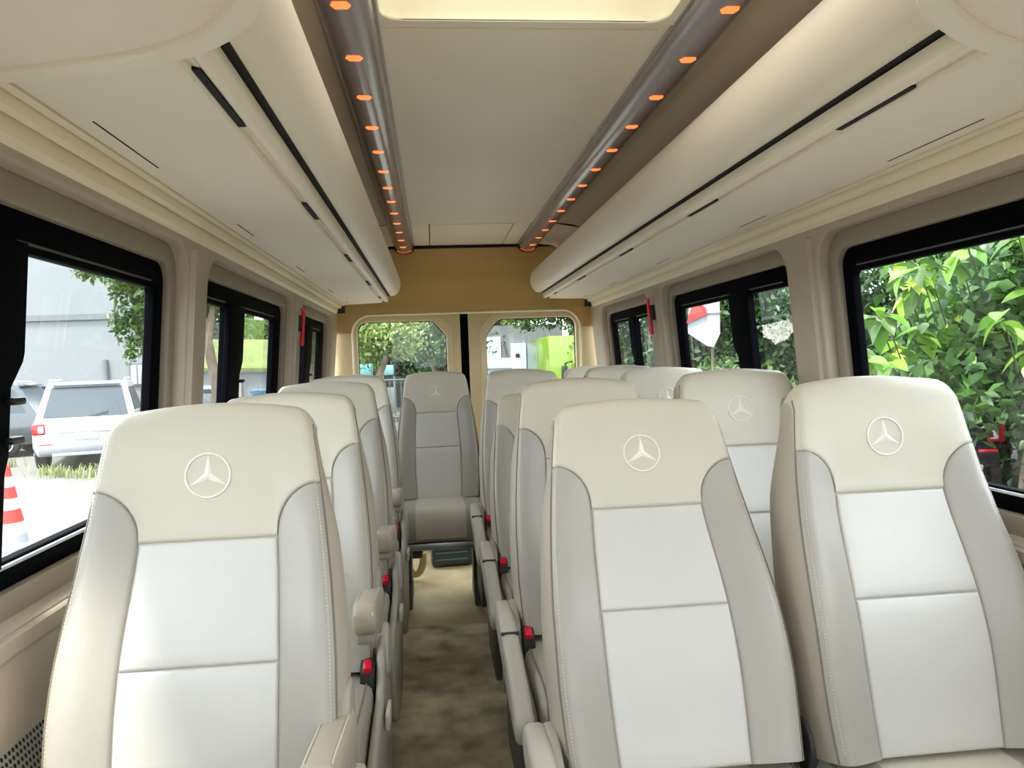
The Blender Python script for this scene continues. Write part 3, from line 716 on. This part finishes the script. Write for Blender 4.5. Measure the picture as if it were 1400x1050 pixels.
# ---- white building behind the parked cars
bd = empty('white_building', (-16.2, 28, GZ)); tag(bd, 'large white rendered building with a grey band, behind the parked cars', 'building')
box('facade', (-.4, 4, 3.5), (13.4, 8, 7), white_paint, bd)
box('band', (-.4, -.02, 4.0), (13.4, .12, .20), grey_paint, bd)
w = box('window', (5.95, -.02, 1.95), (.95, .08, .80), grey_paint, bd)
box('pane', (5.95, -.07, 1.95), (.80, .04, .66), mat('hazy_window', (150, 160, 164), .2), w)
for k in range(3): box('glazing_bar', (5.75+.2*k, -.10, 1.95), (.03, .03, .66), grey_paint, w)
tube('downpipe', [(4.72, -.06, .9), (4.70, -.06, 2.5)], .09, grey_paint, bd)
tube('cable', [(-1.5, -.05, 6.4), (-1.45, -.05, 5.8), (-1.25, -.05, 4.2), (-1.05, -.05, 3.2), (-1.0, -.05, 2.0)], .02, grey_paint, bd)
b2 = empty('far_building', (-5.4, 36, GZ)); tag(b2, 'pale low building with a flat grey band beyond the slender tree', 'building')
box('facade', (0, 3, 2.1), (9.5, 6, 4.2), white_paint, b2); box('band', (0, -.03, 2.55), (9.5, .1, .5), grey_paint, b2)
box('plinth', (0, -.03, .55), (9.5, .1, 1.1), grey_paint, b2)
for x in (-1.5, .5, 2.5):
    w = box('window', (x, -.05, 1.7), (.9, .1, .8), grey_paint, b2); box('pane', (x, -.11, 1.7), (.8, .03, .7), dark_glass, w)
sh = empty('boundary_shed', (-5.75, 22.5, GZ)); tag(sh, 'white walled shed with a mossy lime green roof', 'shed')
box('wall', (0, 1, .95), (3.2, 2, 1.9), white_paint, sh)
v = [(-1.7, -.15, 2.0), (1.1, -.15, 1.9), (1.1, 1.2, 2.75), (-1.7, 1.2, 2.85), (-1.7, -.15, 2.1), (1.1, -.15, 2.0), (1.1, 1.2, 2.85), (-1.7, 1.2, 2.95)]
pyd('roof', v, [(0, 1, 2, 3), (4, 5, 6, 7), (0, 1, 5, 4), (1, 2, 6, 5), (2, 3, 7, 6), (3, 0, 4, 7)], mat('mossy_roof', (82, 92, 46), .8, var=.3, vscale=4), sh)
for i in range(5): box('timber_post', (-.62+i*.17, -.06, .95), (.13, .06, 1.6), mat('grey_timber', (128, 124, 118), .8), sh)
bn = empty('wheeled_bin', (-4.55, 20.5, GZ)); tag(bn, 'blue wheeled bin standing at the white wall', 'bin')
loft('bin_body', [[(x*k, y*k, z) for x, y in ((-.3, -.3), (.3, -.3), (.3, .3), (-.3, .3))] for z, k in ((.05, .8), (1.35, 1))], mat('blue_bin', (38, 108, 148), .5), bn)
box('lid', (0, 0, 1.42), (.66, .68, .08), mat('blue_bin_lid', (30, 88, 120), .5), bn, .02)

# ---- vehicles
def wheel(parent, x, y, r=.34, w=.24, sgn=1):
    wl = loft('wheel', [[(x+a, y+rr*math.cos(t), r+rr*math.sin(t)) for t in np.linspace(0, 2*math.pi, 20, endpoint=False)] for a, rr in ((-w/2, r*.86), (-w/2+.03, r), (w/2-.03, r), (w/2, r*.86))], tyre, parent)
    loft('rim', [[(x+sgn*a, y+rr*math.cos(t), r+rr*math.sin(t)) for t in np.linspace(0, 2*math.pi, 20, endpoint=False)] for a, rr in ((w/2-.02, r*.70), (w/2+.012, r*.66), (w/2-.01, r*.55))], alloy, wl, True, True)
    for k in range(6):
        t = k*math.pi/3; box('spoke', (x+sgn*(w/2+.004), y+r*.36*math.cos(t), r+r*.36*math.sin(t)), (.02, r*.62, .05), alloy, wl, 0, rot=None) if False else None
        tube('spoke', [(x+sgn*(w/2+.004), y+.05*math.cos(t), r+.05*math.sin(t)), (x+sgn*(w/2+.004), y+r*.62*math.cos(t), r+r*.62*math.sin(t))], .028, alloy, wl, 5)
    return wl
def quad_panel(name, A, B, C, D, m, parent, i0=.08, i1=.92, j0=.1, j1=.9, off=.006):
    """thin panel laid on the quad A-B-C-D (A-B along i, A-D along j)"""
    A, B, C, D = map(Vector, (A, B, C, D)); n = (B-A).cross(D-A).normalized()
    def pt(i, j): return (A*(1-i)+B*i)*(1-j)+(D*(1-i)+C*i)*j
    q = [pt(i0, j0), pt(i1, j0), pt(i1, j1), pt(i0, j1)]
    v = [p+n*off for p in q]+[p-n*.02 for p in q]
    return pyd(name, v, [(0, 1, 2, 3), (7, 6, 5, 4), (0, 4, 5, 1), (1, 5, 6, 2), (2, 6, 7, 3), (3, 7, 4, 0)], m, parent)
def car(name, label, loc, rz, paint, L=4.6, W=1.82, H=1.72, suv=True, low=None, group='parked cars'):
    """car pointing to local +y; origin on the ground below its centre"""
    c = empty(name, loc, rz); tag(c, label, 'car', group)
    h = L/2; zb = 1.02 if suv else .92; low = low or paint
    def ring(y, hw, z0, z1, top):           # lower body section
        return [(-hw*.92, y, z0), (-hw, y, z0+.18), (-hw, y, z1-.22), (-hw*.965, y, z1), (-hw*.5, y, top), (hw*.5, y, top), (hw*.965, y, z1), (hw, y, z1-.22), (hw, y, z0+.18), (hw*.92, y, z0)]
    hw = W/2
    loft('body', [ring(-h, hw*.90, .42, zb-.06, zb-.06), ring(-h+.05, hw*.96, .34, zb-.01, zb), ring(-h+.35, hw, .30, zb, zb+.01), ring(0, hw, .28, zb-.02, zb), ring(h-1.15, hw, .28, zb-.06, zb-.02), ring(h-.3, hw*.95, .30, zb-.18, zb-.12), ring(h, hw*.82, .38, zb-.32, zb-.28)], paint, c, True, True, 40)
    ry0, ry1, fy1, fy0 = (-h+.06, -h+.55, .15, 1.05) if suv else (-h+.75, -h+1.35, .10, .95)
    rw, bw = hw*.74, hw*.93
    base = [(-bw, ry0, zb-.02), (bw, ry0, zb-.02), (bw, fy0, zb-.05), (-bw, fy0, zb-.05)]
    rf = [(-rw, ry1, H-.05), (rw, ry1, H-.05), (rw, fy1, H-.04), (-rw, fy1, H-.04)]
    mid = [(x*.97, y*1.0, H) for x, y, z in rf]; mid = [(x, y+(.12 if i < 2 else -.12), z) for i, (x, y, z) in enumerate(mid)]
    cab = loft('cabin', [base, rf, mid], paint, c, True, True, 30)
    quad_panel('rear_window', base[0], base[1], rf[1], rf[0], carglass, c, .07, .93, .14, .93)
    quad_panel('windscreen', base[2], base[3], rf[3], rf[2], carglass, c, .06, .94, .08, .95)
    for (a, b, d, e) in ((base[1], base[2], rf[2], rf[1]), (base[3], base[0], rf[0], rf[3])):
        for i0, i1 in ((.05, .30), (.34, .62), (.66, .93)):
            quad_panel('side_window', a, b, d, e, carglass, c, i0, i1, .14, .88)
    for sx in (-1, 1):
        tl_ = box('tail_lamp', (sx*hw*.84, -h+.06, zb-.13), (.26, .16, .24), tail_red, c, .05)
        box('lamp_lens', (sx*hw*.80, -h-.012, zb-.13), (.10, .03, .14), tail_clear, tl_, .01)
        box('reflector', (sx*hw*.72, -h-.005, .56), (.24, .03, .05), tail_red, c, .01)
        if suv: tube('roof_rail', [(sx*rw*.93, ry1+.05, H-.02), (sx*rw*.95, ry1+.2, H+.05), (sx*rw*.95, fy1-.2, H+.05), (sx*rw*.93, fy1, H-.02)], .022, alloy, c, 6)
        for wy in (-h+.85, h-.85): wheel(c, sx*(hw-.10), wy, .345, .24, sx)
        box('mirror', (sx*(hw+.06), .75, zb+.08), (.18, .10, .14), paint, c, .04)
    box('bumper', (0, -h+.0, .46), (W*.86, .14, .20), low, c, .05)
    box('bumper_lip', (0, -h-.03, .36), (W*.62, .10, .07), alloy, c, .02)
    box('number_plate', (0, -h-.006, zb-.30), (.44, .03, .13), mat('plate_white', (226, 220, 214), .5), c, .005)
    box('trim_strip', (0, -h-.002, zb-.20), (W*.5, .03, .035), alloy, c, .008)
    tube('wiper', [(.05, ry0+.03, zb+.10), (.42, ry0+.09, zb+.19)], .010, blackp, c, 5)
    box('spoiler', (0, ry1-.02, H-.045), (rw*1.7, .16, .04), paint, c, .015)
    return c
car('parked_suv', 'white suv parked rear-on in front of the white building', (-8.15, 19.1, GZ), math.radians(17), mat('white_car_paint', (160, 163, 166), .35, coat=.15), 4.7, 2.05, 1.84, True, mat('grey_bumper', (118, 122, 128), .6))
car('parked_suv', 'dark grey suv with alloy wheels parked beside the white one', (-12.45, 20.9, GZ), math.radians(97), mat('dark_car_paint', (56, 62, 68), .2, coat=.6), 4.7, 1.9, 1.82, True)
car('parked_car', 'dark blue car half hidden between the two parked suvs', (-12.2, 24.8, GZ), math.radians(18), mat('navy_car_paint', (70, 78, 100), .25, coat=.5), 4.5, 1.8, 1.75, True)
car('parked_sedan', 'silver white sedan under the slender tree', (-5.35, 17.2, GZ), math.radians(8), mat('silver_car_paint', (128, 134, 140), .35, coat=.15), 4.6, 1.8, 1.66, False)
car('parked_sedan', 'black sedan with a red tail lamp parked in front of the leafy hedge', (6.88, 11.8, GZ), math.radians(-12), mat('black_car_paint', (18, 20, 24), .15, coat=.7), 4.6, 1.8, 1.45, False)
# added white and red shape, stands in for a reflection in the window glass
bx = empty('reflection_stand_in', (2.72, 8.05, GZ), math.radians(-18)); tag(bx, 'white and red stand-in for a reflection in the window glass', 'box')
wpl, rpl = mat('white_reflection_paint', (140, 142, 146), .4), mat('red_reflection_paint', (140, 26, 36), .4)
loft('white_reflection', [[(-.17, y, 2.20), (.02, y, 2.06), (.09, y, 2.04), (.16, y, 2.18), (.165, y, 2.62), (.08, y, 2.66), (-.15, y, 2.58)] for y in (-.10, .12)], wpl, bx, True, True, 20)
loft('red_reflection', [[(-.19, y, 2.30), (.03, y, 2.39), (.02, y, 2.46), (-.03, y, 2.50), (-.13, y, 2.47)] for y in (-.13, -.02)], rpl, bx, True, True, 20)
box('reflection_seam', (.07, -.104, 2.40), (.19, .01, .012), grey_paint, bx)
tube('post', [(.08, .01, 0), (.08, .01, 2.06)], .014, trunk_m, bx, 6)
# lime green truck
lt = empty('lime_truck', (4.2, 20.5, GZ), math.radians(0)); tag(lt, 'lime green truck with black mirrors standing behind the van', 'truck')
lime = mat('lime_paint', (104, 130, 20), .35, coat=.4)
box('cargo_box', (.1, 3.2, 1.55), (2.55, 5, 2.15), lime, lt, .04)
loft('cab', [[(-.72, y0, .5), (1.15, y0, .5), (1.15, y1, 1.3), (1.08, y2, 2.15), (-.65, y2, 2.15), (-.72, y1, 1.3)] for y0, y1, y2 in ((-.2, -.2, .12), (.9, .9, .9))], lime, lt, True, True, 30)
quad_panel('windscreen', (-.70, -.2, 1.3), (1.15, -.2, 1.3), (1.08, .12, 2.15), (-.65, .12, 2.15), mat('truck_glass', (40, 58, 54), .1), lt, .10, .94, .02, .50)
box('visor', (.2, -.12, 1.83), (1.7, .16, .10), lime, lt, .03)
for x in (-.78, -.30):
    tube('mirror_arm', [(x+.1, -.1, 1.9), (x-.12, -.3, 1.86), (x-.16, -.34, 1.4)], .025, blackp, lt, 6)
    box('mirror', (x-.16, -.36, 1.62), (.16, .06, .34), blackp, lt, .03)
box('grille', (.2, -.22, .85), (1.5, .06, .35), blackp, lt, .02)
for x in (-.55, .95): wheel(lt, x, .5, .45, .3, 1); wheel(lt, x, 4.5, .45, .3, 1)
# pale truck and buildings behind
pt = empty('pale_truck', (1.75, 23, GZ)); tag(pt, 'pale grey truck with a slatted side behind the back doors', 'truck')
loft('truck_body', [[(-.9, y, .5), (.75, y, .5), (.80, y, 1.2), (.66, y, 2.05), (-.9, y, 2.1)] for y in (0, 2.5)], mat('pale_truck_paint', (198, 200, 192), .5), pt, True, True, 30)
quad_panel('windscreen', (-.9, 0, 1.2), (.8, 0, 1.2), (.66, 0, 2.05), (-.9, 0, 2.1), mat('hazy_window', (150, 160, 164), .2), pt, .05, .80, .12, .70, off=.03)
for z in (1.45, 1.6, 1.75): box('windscreen_bar', (-.2, -.045, z), (1.2, .02, .03), grey_paint, pt)
box('bumper', (-.1, -.05, .62), (1.6, .2, .22), mat('grey_bumper', (118, 122, 128), .6), pt, .03)
for x in (-.7, .55): wheel(pt, x, .5, .42, .28, 1)
rb = empty('white_shop', (2.2, 27.5, GZ)); tag(rb, 'white building with a pale blue door behind the lime truck', 'building')
box('facade', (0, 2.5, 1.6), (4.6, 5, 3.3), white_paint, rb)
box('door', (.66, -.05, 1.35), (.55, .1, 2.5), mat('blue_grey_door', (176, 186, 214), .5), rb); box('door_vent', (.62, -.12, 2.15), (.14, .05, .14), blackp, rb)
box('shutter', (-.35, -.05, 1.55), (.75, .1, 2.6), mat('mint_shutter', (206, 226, 212), .6), rb)
# small things behind the left back door
for k, (x, y, w_, h_, c_) in enumerate(((-2.35, 24, .55, 1.85, (120, 190, 200)), (-1.75, 27, .4, 1.8, (150, 196, 210)))):
    kt = empty('market_stall', (x, y, GZ)); tag(kt, ('turquoise stall with a white counter behind the trees' if k == 0 else 'sky blue stall standing behind the iron railing'), 'stall', 'stalls behind the trees')
    box('canopy', (0, 0, h_), (w_, .8, .35), mat('stall_cloth_%d' % k, tuple(int(q*.75) for q in c_), .7), kt, .03)
    for sx in (-1, 1): tube('post', [(sx*w_*.45, 0, 0), (sx*w_*.45, 0, h_-.2)], .03, alloy, kt, 6)
    box('counter', (0, 0, .75), (w_, .6, .9), white_paint, kt, .02)
fn = empty('iron_fence', (.0, 22, GZ)); tag(fn, 'thin grey railing across the yard behind the back doors', 'fence')
for z in (.5, 1.55): tube('rail', [(-1.6, 0, z), (.75, 0, z)], .02, grey_paint, fn, 6)
for k in range(16): tube('bar', [(-1.6+k*.157, 0, 0), (-1.6+k*.157, 0, 1.6)], .012, grey_paint, fn, 5)

# ---- traffic cone
cn = empty('traffic_cone', (-5.20, 9.46, GZ)); tag(cn, 'red and white striped traffic cone on a grey base', 'cone')
cr, cw, cg = mat('cone_red', (160, 38, 30), .5), mat('cone_white', (160, 160, 160), .5), mat('cone_grey', (136, 138, 142), .7)
lev = [(.16, .185, cg), (.30, .162, cw), (.45, .132, cr), (.58, .110, cw), (.71, .088, cr), (.83, .068, cw), (.95, .046, cr), (.97, .03, cr)]
pr = (.05, .20)
def cring(z, r): return [(r*math.cos(t), r*math.sin(t), z) for t in np.linspace(0, 2*math.pi, 24, endpoint=False)]
for z, r, m in lev: loft('cone_band', [cring(pr[0], pr[1]), cring(z, r)], m, cn); pr = (z, r)
loft('cone_base', [[(x*k, y*k, z) for x, y in rrect(-.26, .26, -.26, .26, .06)] for z, k in ((0, 1), (.03, 1), (.055, .9))], cg, cn)
# rubble strip beside the cone
rk = pyd('concrete_kerb', [(-5.1, 8.3, GZ), (-3.2, 10.9, GZ), (-2.95, 10.7, GZ), (-4.8, 8.1, GZ), (-5.05, 8.3, GZ+.10), (-3.22, 10.8, GZ+.10), (-3.0, 10.65, GZ+.10), (-4.82, 8.15, GZ+.10)], [(4, 5, 6, 7), (0, 1, 5, 4), (1, 2, 6, 5), (2, 3, 7, 6), (3, 0, 4, 7)], mat('kerb_concrete', (176, 176, 176), .9, var=.2, vscale=5))
tag(rk, 'low weathered concrete kerb beside the traffic cone', 'kerb')

# ---- weeds in front of the parked cars
def grass(name, label, x0, x1, y0, y1, n, h, seed):
    r = np.random.default_rng(seed); v, f = [], []
    cl = [(r.uniform(x0, x1), r.uniform(y0, y1)) for _ in range(max(4, n//60))]
    for i in range(n):
        cx, cy = cl[i % len(cl)]; x, y = cx+r.normal()*.16, cy+r.normal()*.12; hh = h*r.uniform(.4, 1.1); a = r.uniform(0, 6.28); b = hh*r.uniform(.2, .8)
        dx, dy = math.cos(a), math.sin(a); k = len(v); wd = .012
        v += [(x-dy*wd, y+dx*wd, GZ), (x+dy*wd, y-dx*wd, GZ), (x+dx*b*.4+dy*wd*.7, y+dy*b*.4-dx*wd*.7, GZ+hh*.7), (x+dx*b*.4-dy*wd*.7, y+dy*b*.4+dx*wd*.7, GZ+hh*.7), (x+dx*b, y+dy*b, GZ+hh)]
        f += [(k, k+1, k+2, k+3), (k+3, k+2, k+4)]
    o = pyd(name, v, f, GRASS, fixn=False); tag(o, label, 'weeds', None, 'stuff'); return o
grass('weeds', 'dry green weeds at the edge of the concrete by the dark suv', -11.8, -9.3, 17.2, 18.6, 420, .26, 3)
grass('weeds', 'dry green weeds at the edge of the concrete by the white suv', -9.2, -6.4, 15.4, 16.6, 460, .24, 4)

# ---- trees
st_ = tree('slender_tree', 'slender grey-barked tree with drooping branches before the white building', (-4.02, 14.0), 4.2, (-.4, .2, 3.5), (1.3, 1.2, 1.0), 26, .55, 5200, .16, LF_MID, 11, .10)
dst = tube('drooping_branch', [(1.1, .4, 4.2), (.5, .1, 4.4), (-.1, 0, 3.9), (-.25, 0, 3.1), (-.2, 0, 2.5)], [.06, .05, .04, .02, .01], trunk_m, st_, 6)
dbl = [(-.05, 0, 3.5, .35, .3, .35), (.2, .1, 3.2, .35, .3, .40), (-.1, 0, 2.9, .28, .25, .35), (.15, 0, 2.6, .28, .25, .3), (-.02, 0, 2.36, .15, .15, .2), (-.6, 0, 3.72, .35, .25, .16), (.4, 0, 3.7, .45, .3, .4), (.45, 0, 2.9, .2, .2, .35)]
dlf = leaves('foliage', LF_MID, clumps(dbl, 1900, 5, shell=.2), .12, st_, seed=5)
for o in (dst, dlf): o.location = (-1.25, -.4, -.05)
tree('yard_tree', 'broad tree behind the mossy shed', (-4.2, 26), 4.5, (-.3, 0, 4.0), (2.4, 1.4, 1.5), 40, .75, 7000, .22, LF_MID, 12, .16)
tree('yard_tree', 'pale green spreading tree behind the back doors', (-1.35, 18.5), 2.9, (-.35, 0, 3.2), (1.3, 1.2, 1.15), 40, .55, 9000, .14, LF_PALE, 13, .10)
tree('yard_tree', 'grey-green feathery tree at the railing behind the back doors', (-.15, 21.5), 2.6, (.2, .3, 2.5), (1.0, 1.0, 1.3), 40, .5, 9000, .15, LF_MID, 14, .12)
tree('yard_tree', 'dark tall tree far behind the railing', (-.3, 28), 3.5, (0, 0, 3.6), (2.4, 1.2, 2.6), 60, .9, 12000, .22, LF_DARK, 15, .16)
tree('yard_tree', 'leafy tree whose branches hang over the lime truck', (4.6, 25.5), 4.5, (-.8, -.5, 4.5), (2.4, 1.5, 1.6), 50, .75, 9000, .2, LF_MID, 16, .16)
tree('yard_tree', 'light tree above the pale truck', (1.2, 30.5), 4.2, (.3, 0, 4.3), (1.8, 1.2, 1.5), 40, .65, 7000, .2, LF_PALE, 17, .12)
tree('yard_tree', 'big tree closing the yard far behind the pale spreading tree', (-3.2, 33), 5, (0, 0, 5.0), (3.4, 1.6, 3.6), 70, 1.2, 13000, .3, LF_PALE, 18, .2)
# ---- hedge along the van's window side
def hedge(name, label, blobs, nl, size, m, seed, core=True):
    c = np.mean([b[:3] for b in blobs], axis=0); t = empty(name, (0, 0, 0)); tag(t, label, 'hedge', 'hedge beside the van')
    r = random.Random(seed)
    for b in blobs[::2]: tube('stem', [(b[0], b[1], GZ), (b[0]+r.uniform(-.2, .2), b[1], (GZ+b[2])/2), b[:3]], [.05, .04, .02], trunk_m, t, 6)
    leaves('foliage', m, clumps(blobs, nl, seed, shell=.35), size, t, seed=seed)
    return t
def row(x0, y0, x1, y1, n, z0, z1, rb, seed):
    r = np.random.default_rng(seed); out = []
    for i in range(n):
        t = r.random(); z = r.uniform(z0, z1); q = rb*r.uniform(.7, 1.3)
        out.append((x0+(x1-x0)*t+r.normal()*.25, y0+(y1-y0)*t+r.normal()*.25, z, q, q, q*.85))
    return out
hedge('dark_hedge', 'dense dark hedge behind the broad-leaved shrub', row(8.2, 4.0, 7.2, 15.0, 110, -.6, 3.4, .85, 21), 34000, .17, LF_DARK, 21)
hedge('creeper_hedge', 'creeper-covered hedge behind the paired seats', row(6.8, 15.0, 4.4, 22, 90, -.5, 3.9, .85, 22), 28000, .18, LF_DARK, 22)
hedge('low_hedge', 'bright low creeper growing at the foot of the hedge', row(5.2, 9.5, 4.2, 16, 46, -.5, .75, .55, 23), 14000, .15, LF_MID, 23)
hedge('tall_hedge', 'tall dark wall of trees closing the hedge', row(10.5, 3.0, 8.0, 26, 80, -.3, 4.0, 1.3, 24), 30000, .28, LF_DARK, 24)
bw_ = empty('gap_backing_wall', (13.2, 14, GZ), math.radians(6)); tag(bw_, 'dark wall added behind the hedge to close its bright gaps', 'wall')  # added backing, keeps bright ground from showing between the leaves
box('wall_face', (0, 12, 1.6), (.25, 62, 3.2), mat('dark_backing', (58, 66, 52), .9, var=.4, vscale=2), bw_); box('wall_cap', (0, 12, 3.25), (.34, 62, .1), grey_paint, bw_, .02)
# broad-leaved shrub, its big leaves one by one
bs = empty('broad_leaved_shrub', (4.4, 5.6, GZ)); tag(bs, 'shrub with big bright green pointed leaves close to the van', 'shrub')
def leaf_mesh(k):
    r = random.Random(k); prof = [(0, .0), (.12, .17), (.3, .27), (.5, .28), (.7, .20), (.87, .09), (1, 0)]; v, f = [], []
    dro = r.uniform(.12, .32)
    for t, w in prof:
        z = -dro*t*t
        if w == 0: v.append((0, t, z))
        else: v += [(-w, t, z+.10*w/.28), (0, t, z), (w, t, z+.10*w/.28)]
    f += [(0, 2, 1), (0, 3, 2)]
    for i in range(4):
        a = 1+3*i; f += [(a, a+1, a+4, a+3), (a+1, a+2, a+5, a+4)]
    f += [(13, 14, 16), (14, 15, 16)]
    me = bpy.data.meshes.new('leaf'); me.from_pydata(v, [], f); me.polygons.foreach_set('use_smooth', [True]*len(me.polygons)); me.update(); return me
LM = []
for k in range(3):
    for m in (LF_BIG, LF_BIG, LF_YEL, LF_MID):
        me = leaf_mesh(k); me.materials.append(m); LM.append(me)
rr = random.Random(5); nleaf = 0
tips = []
for i in range(48):
    wy = rr.uniform(4.5, 6.2); wx = wy*rr.uniform(.57, .90)-.2
    tips.append((wx-4.4, wy-5.6, rr.uniform(1.70, 2.95)))
tube('main_stem', [(.9, .5, 0), (.7, .3, .9), (.5, .1, 1.7)], [.06, .05, .04], trunk_m, bs, 7)
for i, (x, y, z) in enumerate(tips):
    tube('twig', [(x+.30, y+.25, z-.35), (x+.12, y+.1, z-.12), (x, y, z)], [.007, .005, .003], stem_m, bs, 5)
    yo = rr.random() < .45; n = 6; a0 = rr.uniform(0, 6.28)
    for j in range(n):
        if nleaf >= 290: break
        me = LM[4*rr.randrange(3)+(2 if yo and j < 3 else rr.choice((0, 1, 3)))]
        o = bpy.data.objects.new('leaf', me); COL.objects.link(o); o.parent = bs; nleaf += 1
        o.location = (x, y, z+.02*j-.05); s = rr.uniform(.15, .24)*(.75 if yo and j < 3 else 1); o.scale = (s, s, s)
        o.rotation_euler = (rr.uniform(-1.05, .0), rr.uniform(-.35, .35), a0+j*6.28/n+rr.uniform(-.3, .3))
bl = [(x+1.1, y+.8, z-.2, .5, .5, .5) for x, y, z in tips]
leaves('inner_foliage', LF_INNER_SHADE, clumps(bl, 9000, 31, shell=.1), .125, bs, seed=31, asp=.62)
